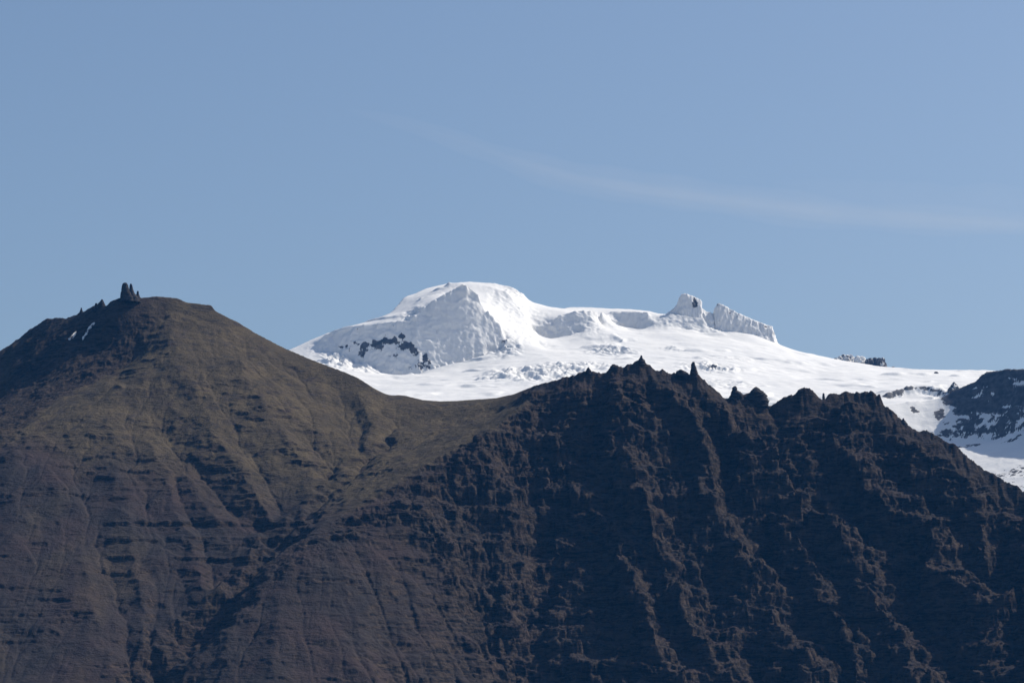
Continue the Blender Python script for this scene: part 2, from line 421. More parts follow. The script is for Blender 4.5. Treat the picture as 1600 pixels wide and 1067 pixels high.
GULL = [
 (14, [(696, 715), (702, 774), (720, 836), (738, 894), (760, 948), (789, 1006), (806, 1080)]),
 (22, [(800, 660), (815, 730), (832, 800), (845, 870), (842, 930), (838, 1000), (858, 1080)]),
 (24, [(850, 640), (855, 720), (880, 790), (908, 850), (935, 905), (945, 960), (960, 1010), (985, 1080)]),
 (34, [(925, 600), (940, 660), (935, 730), (955, 780), (975, 830), (1005, 900), (1045, 960), (1070, 1010), (1095, 1080)]),
 (34, [(1000, 590), (1028, 660), (1052, 730), (1075, 800), (1092, 860), (1120, 930), (1150, 990), (1185, 1080)]),
 (36, [(1060, 592), (1098, 660), (1130, 720), (1140, 780), (1170, 820), (1205, 860), (1225, 920), (1255, 970), (1290, 1030), (1300, 1080)]),
 (30, [(1110, 670), (1160, 710), (1200, 760), (1235, 800), (1270, 840), (1295, 890), (1330, 940), (1360, 1000), (1380, 1080)]),
 (56, [(1200, 640), (1225, 680), (1262, 730), (1300, 780), (1345, 830), (1385, 880), (1410, 920), (1440, 970), (1470, 1020), (1490, 1080)]),
 (24, [(1345, 660), (1365, 710), (1400, 760), (1440, 810), (1490, 860), (1530, 900), (1545, 920)]),
 (34, [(1600, 800), (1570, 870), (1552, 920), (1575, 980), (1592, 1080)]),
]
for off, pts in SPURS: pl(faceR, off * (.88 if off <= -34 else .6), *pts)
for off, pts in GULL: pl(faceR, off * (.66 if off >= 34 else .5), *pts)
# broad scree apron of the right mountain below its left shoulder
pl(faceR, -6, (470, 850), (440, 920), (430, 1000), (420, 1090))
pl(faceR, -14, (505, 840), (530, 900), (560, 980), (600, 1080))
pl(faceR, -2, (385, 925), (350, 1000), (330, 1090))
pl(faceR, 2, (590, 840), (620, 900), (660, 970), (690, 1080))
near.solve(50)

rng = np.random.default_rng(7)
X, Y, H = near.X, near.Y, near.H
PXm = 800 + X / Y * F * CP * 1.0                      # rough bearing of every ground point
right = None
def poly_dist(line):
    """distance of every ground point from a surveyed line (plan view), coarse"""
    pts = np.array([P(*p)[:2] for p in line]); D = np.full(X.shape, 1e9)
    for a, b in zip(pts[:-1], pts[1:]):
        ab = b - a; L = (ab @ ab)
        t = np.clip(((X - a[0]) * ab[0] + (Y - a[1]) * ab[1]) / L, 0, 1)
        D = np.minimum(D, np.hypot(X - a[0] - t * ab[0], Y - a[1] - t * ab[1]))
    return D
def side_of(line):
    """+ on the right-hand / camera side of a plan line: x greater than the line at that y"""
    pts = np.array(sorted([tuple(P(*p)[:2][::-1]) for p in line]))
    return X - np.interp(Y, pts[:, 0], pts[:, 1])
dR0 = poly_dist(R0[:7])
dSky = np.minimum(poly_dist(SKY_L), poly_dist(SKY_R))
# right of the R0 crest -> the craggy face
sR = side_of([(800, 640, 5260)] + R0)
crag = smooth(-5, 25, sR) * smooth(-1, 1, Y * 0 + 1)
crag = np.where(PXm > 850, 1.0, crag)
cx = near.pts
soft = 1 - crag
keepline = smooth(4, 60, dSky)                        # leave the surveyed skyline alone
SA = [(545, 795), (640, 825), (690, 885), (735, 975), (772, 1090)]
apron = smooth(15, -45, side_of([(px, py, faceR(px, py)) for px, py in SA])) * crag * smooth(30, 90, dR0) + smooth(420, 330, PXm) * crag
apron = np.clip(apron, 0, 1); crag = crag * (1 - .85 * apron)
steepR = crag * smooth(560, 800, PXm)
# nothing in the hills runs straight: let every rib and gully wander
def warp_sample(A, ax, ay):
    jx = np.clip(np.arange(near.nx)[None, :] + ax / near.h, 0, near.nx - 1.001); iy = np.clip(np.arange(near.ny)[:, None] + ay / near.h, 0, near.ny - 1.001)
    j = jx.astype(int); i = iy.astype(int); fx = jx - j; fy = iy - i
    return (A[i, j] * (1 - fx) + A[i, j + 1] * fx) * (1 - fy) + (A[i + 1, j] * (1 - fx) + A[i + 1, j + 1] * fx) * fy
AR = [(243, 464, 5700), (235, 481, 5672), (231, 508, 5640), (224, 529, 5612), (220, 551, 5600), (202, 569, 5580), (177, 584, 5556), (152, 594, 5530), (119, 610, 5485), (88, 627, 5430)]
kl = smooth(10, 70, dSky) * (.55 + .45 * crag) * smooth(0, 60, dR0) * smooth(0, 60, poly_dist(AR))
_sp = P(700, 680, 5260); saddle = np.exp(-(((X - _sp[0]) / 230) ** 2 + ((Y - _sp[1]) / 190) ** 2) ** 2)
H = warp_sample(H, kl * ((22 + 18 * crag) * fbm(X / 120, Y / 120, 2, 61) + 14 * fbm(X / 38, Y / 38, 2, 63)), kl * (20 * fbm(X / 120, Y / 120, 2, 65) + 10 * fbm(X / 38, Y / 38, 2, 67)))
# the stream has cut its ravine between the two mountains
dG = poly_dist(G0); cut = np.interp(Y, [4400, 4600, 4750, 4900, 5100, 5300, 5450], [46, 46, 34, 22, 14, 9, 0]); wid = np.interp(Y, [4500, 5400], [62, 26])
dG = warp_sample(dG, 46 * fbm(X / 90, Y / 90, 3, 68), 46 * fbm(X / 90, Y / 90, 3, 70)) + 12 * fbm(X / 30, Y / 30, 3, 69)
H = H - cut * np.clip(1 - dG / wid, 0, 1) ** 1.15
# roughness before the rain
wx = 40 * fbm(X / 160, Y / 160, 3, 5); wy = 40 * fbm(X / 160, Y / 160, 3, 6)
H = H + keepline * (steepR * (22 * (ridged((X + wx) / 120, (Y + wy) / 150, 4, 11, .45) - .45) + 11 * fbm((X + wx) / 60, (Y + wy) / 50, 3, 13) + 13 * (ridged((X * .8 - Y * .6 + wx) / 62, (X * .6 + Y * .8) / 120, 3, 15) - .5) + 12 * fbm(X / 100, Y / 80, 2, 17)) + smooth(90, 20, dG) * smooth(5050, 4850, Y) * 11 * (ridged(X / 45, Y / 45, 3, 19) - .4) + crag * 5 * fbm(X / 60, Y / 60, 3, 3)
     + soft * (3 * fbm(X / 90, Y / 90, 4, 21) + 3 * (ridged((X + wx) / 60, (Y + wy) / 90, 3, 41) - .5)))
H = erode(H, near.h, 22000, 46, rng, batches=7, cap=2.5, rate=0.3, mask=np.clip(keepline + .1, 0, 1) * (0.04 + .20 * crag))
H = np.where(crag > .3, np.logaddexp(H / 3, (blur(H, 40) - 3.5) / 3) * 3 * keepline + H * (1 - keepline), H)
near.H = H
near.refine(2)
X, Y, H = near.X, near.Y, near.H
def up2(A):
    t = Field.__new__(Field); t.h = W; t.x0 = near.x0; t.y0 = near.y0; t.ny, t.nx = A.shape; t.H = A; t.refine(2); return t.H
keepline, crag, steepR, dSky, dR0, PXm, apron, saddle = map(up2, (keepline, crag, steepR, dSky, dR0, PXm, apron, saddle))
soft = 1 - crag - .85 * apron
soft = np.clip(soft, 0, 1)
H = H + keepline * (steepR * 5 * (ridged(X / 26, Y / 32, 3, 77) - .5) + (1.2 + crag) * fbm(X / 22, Y / 22, 4, 33))
H = erode(H, near.h, 68000, 26, rng, batches=3, cap=2.0, rate=0.25, mask=np.clip(keepline + .1, 0, 1) * (.06 + .34 * crag))
# lava beds: hard layers stand as steps, soft ones as benches
def strata(seed, periods, hard, share=(.25, .45)):
    r = np.random.default_rng(seed); prof = []
    while len(prof) < 1400:
        n = int(r.uniform(*periods)); m_ = int(max(2, n * r.uniform(*share)))
        prof += [1.0] * (n - m_) + [hard * r.uniform(.5, 1.2)] * m_
    prof = np.array(prof[:1400]); c = np.cumsum(prof)
    t = np.arange(1400); run = np.convolve(np.pad(prof, 30, mode='edge'), np.ones(61) / 61, 'valid')
    g = np.cumsum(prof / run)
    return t, g - g[0]
t1, g1 = strata(3, (14, 44), 7.0)
t2, g2 = strata(9, (6, 15), 5.0)
t3, g3 = strata(15, (12, 38), 10.0, (.07, .13))
def worley(x, y, seed):
    """random constant per jittered cell: broken blocks"""
    ix = np.floor(x).astype(np.int64); iy = np.floor(y).astype(np.int64); best = np.full(x.shape, 9.0, np.float32); val = np.zeros(x.shape, np.float32)
    for a in (-1, 0, 1):
        for b in (-1, 0, 1):
            h1 = _hash(ix + a, iy + b, seed) / 4294967296.0; h2 = _hash(ix + a, iy + b, seed + 1) / 4294967296.0
            d = (ix + a + h1 - x) ** 2 + (iy + b + h2 - y) ** 2
            c = d < best; best = np.where(c, d, best); val = np.where(c, (h1 * 7.31 + h2 * 3.7) % 1.0, val)
    return val - .5
w1 = fbm(X / 220, Y / 220, 3, 91); w2 = fbm(X / 30, Y / 30, 3, 95); w3 = fbm(X / 75, Y / 75, 3, 97)
warp = 5 * w1 + 2.2 * w2 + 0.012 * X
warpR = warp + 20 * w3 * crag
def terr(t, g, wv, sh):
    q = H + wv + sh; r = np.interp(q, t, g) - q; return r - np.mean(r)
r1 = np.clip(terr(t1, g1, warpR, 40), -16, 16); r2 = np.clip(terr(t2, g2, warpR, 80), -8, 8); r3 = np.clip(terr(t3, g3, warp, 20), -4.2, 4.2)
gy_, gx_ = np.gradient(blur(H, 6), near.h); S0 = np.hypot(gx_, gy_)
broken = smooth(-.2, .35, fbm(X / 170 + 3 * w1, (H + warp) / 13, 3, 181) + .3 * perlin(X / 14, (H + warp) / 13, 182))           # every ledge comes and goes along its own length
bandL = smooth(.25, .6, fbm(X / 200, Y / 200, 3, 55) + .2 + .45 * smooth(.6, .85, S0) - .5 * smooth(700, 800, H))
A1 = np.clip(crag * (.45 + .55 * smooth(430, 760, PXm)), 0, 1) * keepline
A3 = np.clip(soft + .4 * apron, 0, 1) * (1 - .9 * saddle) * bandL * broken * keepline
H = H + A1 * r1 * .6 + A1 * r2 * .7 + A3 * (r3 * .72 + .2 * r2 * soft) + np.maximum(crag * smooth(800, 900, PXm), smooth(205, 190, PXm) * .5) * smooth(50, 10, dSky) * (5 * ridged(X / 21, Y / 60, 3, 185) - 3 + 2 * worley(X / 6, Y / 40, 187))
ld = smooth(0, 40, np.interp(Y, [5140, 5235, 5310, 5430, 5485, 5556, 5600, 5700, 5720], [-970, -923, -890, -852, -823, -763, -716, -695, -620]) - X) * keepline
fa = X * .77 + Y * .63; fb = X * .63 - Y * .77
H = H + ld * (13 * (ridged(fa / 170, fb / 42, 4, 189) - .5) + 4 * fbm(fa / 30, fb / 14, 3, 190))
H = H - smooth(1290, 1690, np.abs(X)) * (H + 8)
near.H = H
gy_, gx_ = np.gradient(H, near.h); S = np.hypot(gx_, gy_)
# cliffs are ribbed: push steep ground in and out along its own fall line
nl = np.sqrt(S * S + 1); stp = smooth(.95, 1.7, S) * keepline
blk = worley(X / 17 + w2 * .8, H / 13 + Y / 60, 401) * 10 + worley(X / 7 + w2, H / 6, 403) * 3
blk = (blk + np.roll(blk, 1, 0) + np.roll(blk, 1, 1) + np.roll(blk, -1, 1)) / 4
rib = smooth(.75, 1.3, S) * keepline * (.35 + .65 * crag) * blk + stp * (2.0 * ridged(X / 14, H / 40, 3, 121) + 1.3 * perlin(X / 4.5, H / 9, 131) - 1.5) + keepline * (.5 + 1.5 * crag) * fbm(X / 8, Y / 8 + H / 8, 3, 141) + keepline * crag * 1.8 * (ridged(X / 16, H / 15 + Y / 30, 3, 143) - .5)
XX = X - gx_ / nl * rib; YY = Y - gy_ / nl * rib; ZZ = H + rib / nl
cliff = smooth(.85, 1.3, S + .25 * fbm(X / 20, Y / 20, 3, 151))
gl = smooth(500, 640, H + 60 * fbm(X / 150, Y / 150, 4, 161) + .28 * (X + 500)) * soft
left_shade_tint = smooth(0, 30, np.interp(Y, [5140, 5235, 5310, 5430, 5485, 5556, 5600, 5700, 5720], [-970, -923, -890, -852, -823, -763, -716, -695, -620]) - X)
cliff = np.maximum(cliff, left_shade_tint * smooth(.35, -.1, fbm(X / 70 + H / 50, H / 30, 4, 187)))  # dark rock colour spread over the shaded left face, painting its shade in
grass = np.clip(gl * (1 - cliff * .8) * (1 - .75 * left_shade_tint) + .35 * soft * smooth(.1, .4, fbm(X / 120, Y / 260, 4, 171)), 0, 1)
grass = np.maximum(grass, .35 * crag * smooth(.25, .5, fbm(X / 60, Y / 60, 4, 173)) * smooth(1.0, .6, S))
# the two mountains meet along the stream and the ridge foot
bx = np.array(sorted([tuple(P(*p)[:2][::-1]) for p in G0])); bx = np.vstack([[4000, bx[0, 1]], bx, [6400, P(612, 600, 5455)[0]]])
isR = X > np.interp(Y, bx[:, 0], bx[:, 1])
vis = H > -20
at = {'cliff': cliff, 'grass': grass}
o = grid_obj('mountain_left', XX, YY, ZZ, MAT_ROCK, at, ~isR); tag(o, 'brown conical mountain with grassy top and scree slopes', kind='structure')
o = grid_obj('mountain_right', XX, YY, ZZ, MAT_ROCK, at, isR); tag(o, 'dark craggy basalt ridge with steep spurs and gullies', kind='structure')

# ------------------------------------------------------------------ glacier
gla = Field(-2500, 2500, 7900, 11800, 8.0)
SKY_G = [(150, 640, 10100), (300, 600, 10200), (400, 568, 10250), (460, 543, 10330), (485, 531, 10380), (510, 521, 10420), (540, 512, 10480), (575, 502, 10540), (600, 495, 10600), (613, 487, 10640), (622, 477, 10700), (632, 464, 10760),
         (650, 458, 10820), (668, 450, 10880), (700, 443, 10960), (735, 440, 11000), (770, 442, 11000), (795, 448, 10980), (812, 457, 10950), (826, 470, 10920), (838, 480, 10900), (850, 485, 10880),
         (868, 485, 10860), (890, 480, 10860), (920, 480, 10860), (950, 482, 10860), (985, 483, 10860), (1015, 486, 10860), (1035, 492, 10860), (1050, 492, 10850), (1085, 494, 10850),
         (1105, 497, 10850), (1140, 505, 10840), (1180, 515, 10820), (1212, 534, 10800), (1225, 542, 10790), (1242, 549, 10780), (1270, 553, 10760), (1300, 560, 10740), (1340, 566, 10720),
         (1385, 573, 10700), (1405, 579, 10680), (1440, 577, 10680), (1480, 578, 10660), (1535, 578, 10640), (1600, 582, 10600), (1750, 600, 10600), (1900, 620, 10600)]
gla.pix(SKY_G, 3)
for dd, dz in ((120, -10), (500, -90), (900, -240)): gla.line([P(*p) + np.array((0, dd, dz)) for p in SKY_G])
def gx(*pts): gla.pix(pts, 2)
TA = [(494, 538, 10305), (505, 525, 10305), (522, 517, 10305), (545, 511, 10300), (575, 507, 10285), (605, 504, 10275), (632, 501, 10270), (648, 497, 10268)]
FA = [(496, 549, 10285), (512, 553, 10270), (535, 561, 10250), (560, 567, 10235), (587, 577, 10215), (605, 588, 10200), (635, 589, 10195), (662, 584, 10200)]
TB = [(650, 496, 10270), (655, 486, 10280), (668, 475, 10290), (690, 462, 10300), (708, 452, 10312), (722, 444, 10318), (735, 450, 10322), (745, 458, 10322), (752, 475, 10322), (760, 489, 10322), (772, 500, 10322), (785, 516, 10330), (792, 532, 10335)]
FB = [(662, 584, 10200), (680, 577, 10215), (700, 571, 10235), (730, 567, 10250), (750, 563, 10260), (765, 555, 10280), (785, 546, 10310)]
gx(*TA); gx(*FA); gx(*TB); gx(*FB)
gx((700, 441.5, 10700), (735, 439.5, 10720), (765, 443, 10700), (790, 455, 10650), (808, 475, 10600), (822, 500, 10540), (830, 520, 10470))
gx((640, 478, 10480), (660, 464, 10480), (690, 452, 10500))
gx((840, 526, 10572), (858, 508, 10582), (872, 493, 10590), (900, 485, 10600), (930, 486, 10620), (945, 490, 10680))
gx((837, 533, 10560), (860, 532, 10558), (885, 527, 10558), (905, 518, 10562), (917, 507, 10570))
gx((945, 490, 10740), (932, 500, 10670), (945, 512, 10600), (975, 532, 10450))
gx((955, 487, 10752), (985, 487, 10736), (1012, 488, 10725))
gx((1022, 494, 10740), (1050, 491, 10735), (1100, 497, 10735))
gx((957, 502, 10720), (968, 513, 10714), (980, 519, 10708), (995, 519, 10703), (1010, 512, 10700), (1025, 505, 10698))
gx((1035, 508, 10695), (1060, 514, 10695), (1085, 516, 10700), (1110, 523, 10702), (1150, 524, 10705), (1185, 526, 10700), (1210, 537, 10710))
gx((850, 545, 10380), (900, 543, 10400), (1000, 536, 10480), (1060, 534, 10520), (1150, 536, 10530), (1215, 548, 10540), (1300, 572, 10420))
gx((520, 590, 9950), (600, 604, 9850), (690, 588, 10000), (790, 568, 10120), (830, 562, 10150))
gx((800, 580, 9900), (900, 565, 10060), (1000, 560, 10160), (1100, 556, 10240), (1200, 574, 10180), (1300, 596, 10050), (1400, 592, 10050), (1520, 590, 10050))
gx((400, 640, 9300), (560, 632, 9350), (700, 640, 9200), (850, 612, 9500), (1000, 600, 9600), (1150, 615, 9500), (1300, 630, 9400))
gx((300, 700, 8000), (700, 700, 8100), (1000, 680, 8100), (1200, 690, 8100), (1330, 665, 8150), (1500, 655, 8150), (1800, 655, 8100))
gx((1385, 613, 8900), (1405, 606, 8930), (1420, 601, 8950), (1445, 600, 8960), (1460, 606, 8940), (1477, 612, 8920))
gx((1387, 624, 8885), (1403, 623, 8905), (1420, 614, 8926), (1438, 613, 8934), (1455, 620, 8916), (1474, 624, 8898))
gla.solve(80)
H = gla.H
X, Y = gla.X, gla.Y
D0 = {}
def dist_w(line):
    pts = np.array([P(*p)[:2] for p in line]); D = np.full(X.shape, 1e9)
    for a, b in zip(pts[:-1], pts[1:]):
        ab = b - a; t = np.clip(((X - a[0]) * ab[0] + (Y - a[1]) * ab[1]) / (ab @ ab), 0, 1)
        D = np.minimum(D, np.hypot(X - a[0] - t * ab[0], Y - a[1] - t * ab[1]))
    return D
dk = dist_w(SKY_G)
Hs = blur(H, 14)
gy_, gx_ = np.gradient(blur(H, 1), gla.h); S = np.hypot(gx_, gy_)
stf = blur(smooth(.5, .8, S), 2)
w = np.maximum(np.clip(stf * 1.6, 0, 1), smooth(90, 20, dk))
gla.H = H * w + Hs * (1 - w)
gla.refine(2)
def upg(A):
    t = Field.__new__(Field); t.h = 8.0; t.x0 = gla.x0; t.y0 = gla.y0; t.ny, t.nx = A.shape; t.H = A; t.refine(2); return t.H
stf = upg(stf); dk = upg(dk)
# the rows stand closer where the ice cliffs are, so the walls keep their detail
yr = [7900.0]
while yr[-1] < 11790: yr.append(yr[-1] + (1.3 if (10190 < yr[-1] < 10345 or 10540 < yr[-1] < 10610 or 10692 < yr[-1] < 10760) else 5.0))
yr = np.array(yr); xr = gla.x0 + np.arange(gla.nx) * gla.h
def rows(A):
    f = np.clip((yr - gla.y0) / gla.h, 0, gla.ny - 1.001); i = f.astype(int); f = (f - i)[:, None]
    return A[i] * (1 - f) + A[i + 1] * f
stf, dk, gH = rows(stf), rows(dk), rows(gla.H)
X, Y = np.meshgrid(xr, yr)
def spot(px, py, rx, ry, fld=gla):
    """soft patch around the ground seen at that bearing: rx across, ry along the slope (metres)"""
    p = fld.hit(px, py); return np.exp(-(((X - p[0]) / rx) ** 2 + ((Y - p[1]) / ry) ** 2) ** 1.5)
H = gH
crev = np.zeros(X.shape)
for px, py, rx, ry, a in ((800, 583, 90, 60, 1), (855, 583, 150, 80, 1.2), (900, 572, 120, 45, .8), (955, 549, 80, 45, 1), (790, 548, 50, 40, .8), (775, 525, 45, 40, 1), (530, 568, 70, 50, 1.3), (565, 576, 60, 40, .9),
                          (1110, 575, 90, 60, .9), (1130, 600, 90, 50, .5), (1055, 545, 40, 25, .6), (1140, 560, 120, 30, .25), (645, 500, 40, 60, .7), (1480, 620, 60, 60, .6), (810, 463, 60, 60, .6), (1120, 625, 100, 60, .6)):
    crev = np.maximum(crev, a * spot(px, py, rx * 1.15, ry * 1.7))
wx = 25 * fbm(X / 90, Y / 90, 3, 205)
blocks = ridged((X + wx) / 85, (Y - wx) / 60, 4, 211, .55)
H = H + crev * (28 * np.clip(blocks - .42, -.5, .5) + 6 * smooth(.0, .15, fbm(X / 40, Y / 30, 3, 215)))
H = H + (1 - stf) * smooth(15, 120, dk) * (3.2 * fbm(X / 110, Y / 80, 3, 229) + 9 * fbm(X / 260, Y / 160, 3, 231) + 1.0 * fbm(X / 50, Y / 30, 3, 235)) + 1.3 * fbm(X / 30, Y * 0, 3, 241) * smooth(60, 5, dk)
q = (H + 22 * fbm(X / 210, Y / 210, 3, 271)) / 58; fr = q - np.floor(q)
stepm = smooth(.2, .42, fbm(X / 230, Y / 190, 3, 273) + .08) * (1 - stf) * smooth(40, 160, dk)
H = H + stepm * 10 * (smooth(0, .1, fr) - fr)
H = H - smooth(2080, 2500, np.abs(X)) * (H - 500)
gy_, gx_ = np.gradient(H, yr, xr); S = np.hypot(gx_, gy_)
nl = np.sqrt(S * S + 1); rib = stf * smooth(10, 50, dk) * (4 * fbm(X / 90, H / 60, 3, 251) + 5 * (ridged(X / 48, H / 40, 4, 252) - .5) + 2.2 * fbm(X / 14, H / 12, 3, 253))
rk = np.zeros(X.shape)
for px, py, rx, ry, a in ((600, 535, 70, 40, .47), (630, 545, 60, 40, .5), (560, 543, 60, 40, .38), (655, 565, 50, 40, .38), (668, 572, 30, 40, .42), (790, 535, 20, 40, .3),
                          (1398, 616, 40, 40, .8), (1415, 607, 60, 30, .75), (1440, 605, 50, 24, .5), (1465, 612, 50, 24, .6), (1112, 578, 30, 26, .75), (1104, 583, 20, 20, .6)):
    rk = np.maximum(rk, a * spot(px, py, rx, ry))
rk = rk * .3
for px, py, rx, rz, a in ((540, 541, 22, 12, .5), (556, 537, 20, 14, .6), (573, 541, 26, 20, .7), (588, 540, 24, 24, .85), (603, 534, 26, 16, .85), (617, 531, 26, 16, .8), (628, 526, 14, 14, .8), (630, 540, 22, 22, .8), (641, 541, 14, 22, .75),
                          (648, 550, 14, 18, .8), (659, 549, 18, 10, .7), (616, 556, 20, 14, .5), (565, 556, 14, 26, .5), (545, 546, 8, 20, .55), (664, 562, 12, 30, .62), (655, 571, 14, 26, .55), (670, 571, 10, 22, .6), (640, 575, 24, 16, .35),
                          (788, 532, 10, 16, .5), (781, 522, 8, 16, .4), (1390, 618, 20, 14, .8), (1402, 612, 22, 14, .85), (1415, 605, 26, 10, .85), (1430, 604, 26, 10, .75), (1447, 606, 26, 14, .5), (1462, 611, 22, 12, .7), (1474, 616, 16, 10, .6), (1112, 576, 16, 18, .8), (1105, 583, 14, 10, .6)):
    p_ = gla.hit(px, py); rk = np.maximum(rk, a * 1.1 * np.exp(-(((X - p_[0]) / rx / 1.25) ** 2 + ((H - p_[2]) / rz) ** 2 + ((Y - p_[1]) / 90) ** 4) ** 1.3))
rk = rk * smooth(.35, .7, S) + 1.1 * rk * fbm(X / 26, H / 20, 4, 261)
grid_g = grid_obj('glacier', X - gx_ / nl * rib, Y - gy_ / nl * rib, H + rib / nl, MAT_SNOW, {'rock': rk})
tag(grid_g, 'white ice cap with a rounded summit dome and blue shaded ice cliffs', kind='structure')

# ------------------------------------------------------------------ snowy ridge behind the right end
rid = Field(560, 2100, 6500, 8400, 4.0)
CR = [(1250, 680, 7450), (1330, 645, 7550), (1370, 634, 7600), (1390, 631, 7620), (1405, 630, 7630), (1422, 627, 7640), (1446, 626, 7650), (1465, 622, 7652), (1476, 619, 7650), (1495, 607, 7642), (1510, 602, 7634), (1527, 594, 7622), (1532, 587, 7615),
      (1542, 581, 7605), (1559, 579, 7592), (1574, 576, 7578), (1589, 577, 7562), (1602, 576, 7548), (1640, 566, 7500), (1700, 548, 7410), (1800, 530, 7290), (1950, 530, 7150)]  # unseen right end raised for the shade it casts on the bowl
BASE = [(1488, 632, 7608), (1499, 646, 7590), (1506, 649, 7582), (1529, 643, 7562), (1542, 646, 7542), (1570, 640, 7508), (1592, 633, 7482), (1620, 620, 7442), (1700, 600, 7335), (1850, 590, 7200)]
rid.pix(CR, 3)
for dd, dz in ((50, -20), (400, -260), (700, -420)): rid.line([P(*p) + np.array((0, dd, dz)) for p in CR])
rid.pix(BASE, 3)
rid.pix([(1395, 700, 7440), (1440, 700, 7490), (1486, 692, 7522), (1506, 689, 7510), (1551, 690, 7466), (1570, 682, 7440), (1591, 676, 7418), (1620, 672, 7380), (1700, 665, 7280), (1850, 660, 7120)], 2)
rid.pix([(1380, 760, 7250), (1450, 745, 7270), (1500, 710, 7400), (1550, 706, 7370), (1600, 700, 7320), (1700, 700, 7180), (1850, 700, 7000)])
rid.pix([(1380, 850, 6900), (1500, 800, 6980), (1600, 775, 6980), (1750, 780, 6850), (1900, 800, 6750)])
rid.line([(560, 6500, 250), (2100, 6500, 250)])
rid.solve(80)
H = rid.H; X, Y = rid.X, rid.Y
gy_, gx_ = np.gradient(H, rid.h); S = np.hypot(gx_, gy_)
dk = dist_w(CR)
Hs = blur(H, 10); w = np.maximum(smooth(.8, 1.2, blur(S, 2)), smooth(60, 15, dk)); H = H * w + Hs * (1 - w)
st = smooth(.9, 1.4, blur(S, 3)) * smooth(6, 30, dk)
H = H + (.3 + st) * smooth(6, 40, dk) * (6 * fbm(X / 60, Y / 60, 4, 301) + 4 * (ridged(X / 35, Y / 50, 3, 305) - .5)) + 1.5 * fbm(X / 20, Y * 0, 3, 307) * smooth(40, 5, dk)
r = np.interp(H + warp.mean() + 4 * fbm(X / 150, Y / 150, 2, 309), t1, g1) - H; r = np.clip(r - r.mean(), -12, 12)
H = H + .6 * st * r
H = H - smooth(1700, 2100, X) * (H - 400)
rid.H = H
gy_, gx_ = np.gradient(H, rid.h); S = np.hypot(gx_, gy_)
pxr = 800 + X / Y * F
yb = np.interp(pxr, [p[0] for p in BASE], [p[2] for p in BASE]); yc = np.interp(pxr, [p[0] for p in CR], [p[2] for p in CR])
crz = smooth(-6, 8, Y - yb + 10 * fbm(X / 40, Y / 40, 3, 313)) * smooth(24, 10, Y - yc) * smooth(1466, 1492, pxr)
rk = 1.15 * np.maximum(.6 * smooth(1.1, 1.7, S), crz * smooth(.46, .36, fbm(X / 75, H / 20, 3, 315) + .25)) + .42 * smooth(.3, .45, fbm(X / 70, Y / 45, 4, 311)) * smooth(40, 90, dk)
rk = np.maximum(rk, .75 * smooth(40, 12, dk) * smooth(1465, 1500, pxr))
for px, py, rx, ry, a in ((1512, 664, 34, 26, .9), (1574, 658, 30, 34, .9), (1497, 638, 20, 20, .6), (1468, 648, 14, 16, .8), (1427, 641, 13, 12, .75), (1516, 696, 34, 12, .6), (1585, 685, 16, 12, .7), (1590, 738, 45, 40, .5), (1562, 742, 40, 22, .45)):
    rk = np.maximum(rk, a * spot(px, py, rx * 1.25, ry * 1.25, rid) * (1 + 1.3 * fbm(X / 16, Y / 16 + H / 16, 3, 317)))
o = grid_obj('snow_ridge', X, Y, H, MAT_SNOW, {'rock': rk}); tag(o, 'snow covered ridge with a dark crag on top at right', kind='structure')

# ------------------------------------------------------------------ lower hills carrying the ice cap
hX, hY = np.meshgrid(np.linspace(-9000, 9000, 300), np.linspace(4300, 16000, 200))
hZ = smooth(5000, 7950, hY) * smooth(16000, 12500, hY) * smooth(9000, 3500, np.abs(hX)) * (900 + 120 * fbm(hX / 900, hY / 900, 5, 501)) - 12
hZ = hZ - smooth(7850, 8100, hY) * smooth(2450, 2250, np.abs(hX)) * 400
hZ = hZ - smooth(6400, 6700, hY) * smooth(8450, 8250, hY) * smooth(450, 700, hX) * smooth(2150, 1950, hX) * 320
o = grid_obj('hills', hX, hY, np.maximum(hZ, -12), MAT_ROCK, {'cliff': smooth(-.1, .4, fbm(hX / 500, hY / 500, 4, 503))}); tag(o, 'lower rocky hills under the ice cap', kind='structure')

# ------------------------------------------------------------------ ground
xs = np.concatenate([np.linspace(-40000, -1300, 12), np.linspace(-1200, 1200, 9), np.linspace(1300, 40000, 12)])
ys = np.concatenate([np.linspace(-6000, 4000, 12), np.linspace(4200, 45000, 30)])
gX, gY = np.meshgrid(xs, ys)
o = grid_obj('ground', gX, gY, 0 * gX, MAT_GROUND); tag(o, 'flat gravel plain', kind='structure')

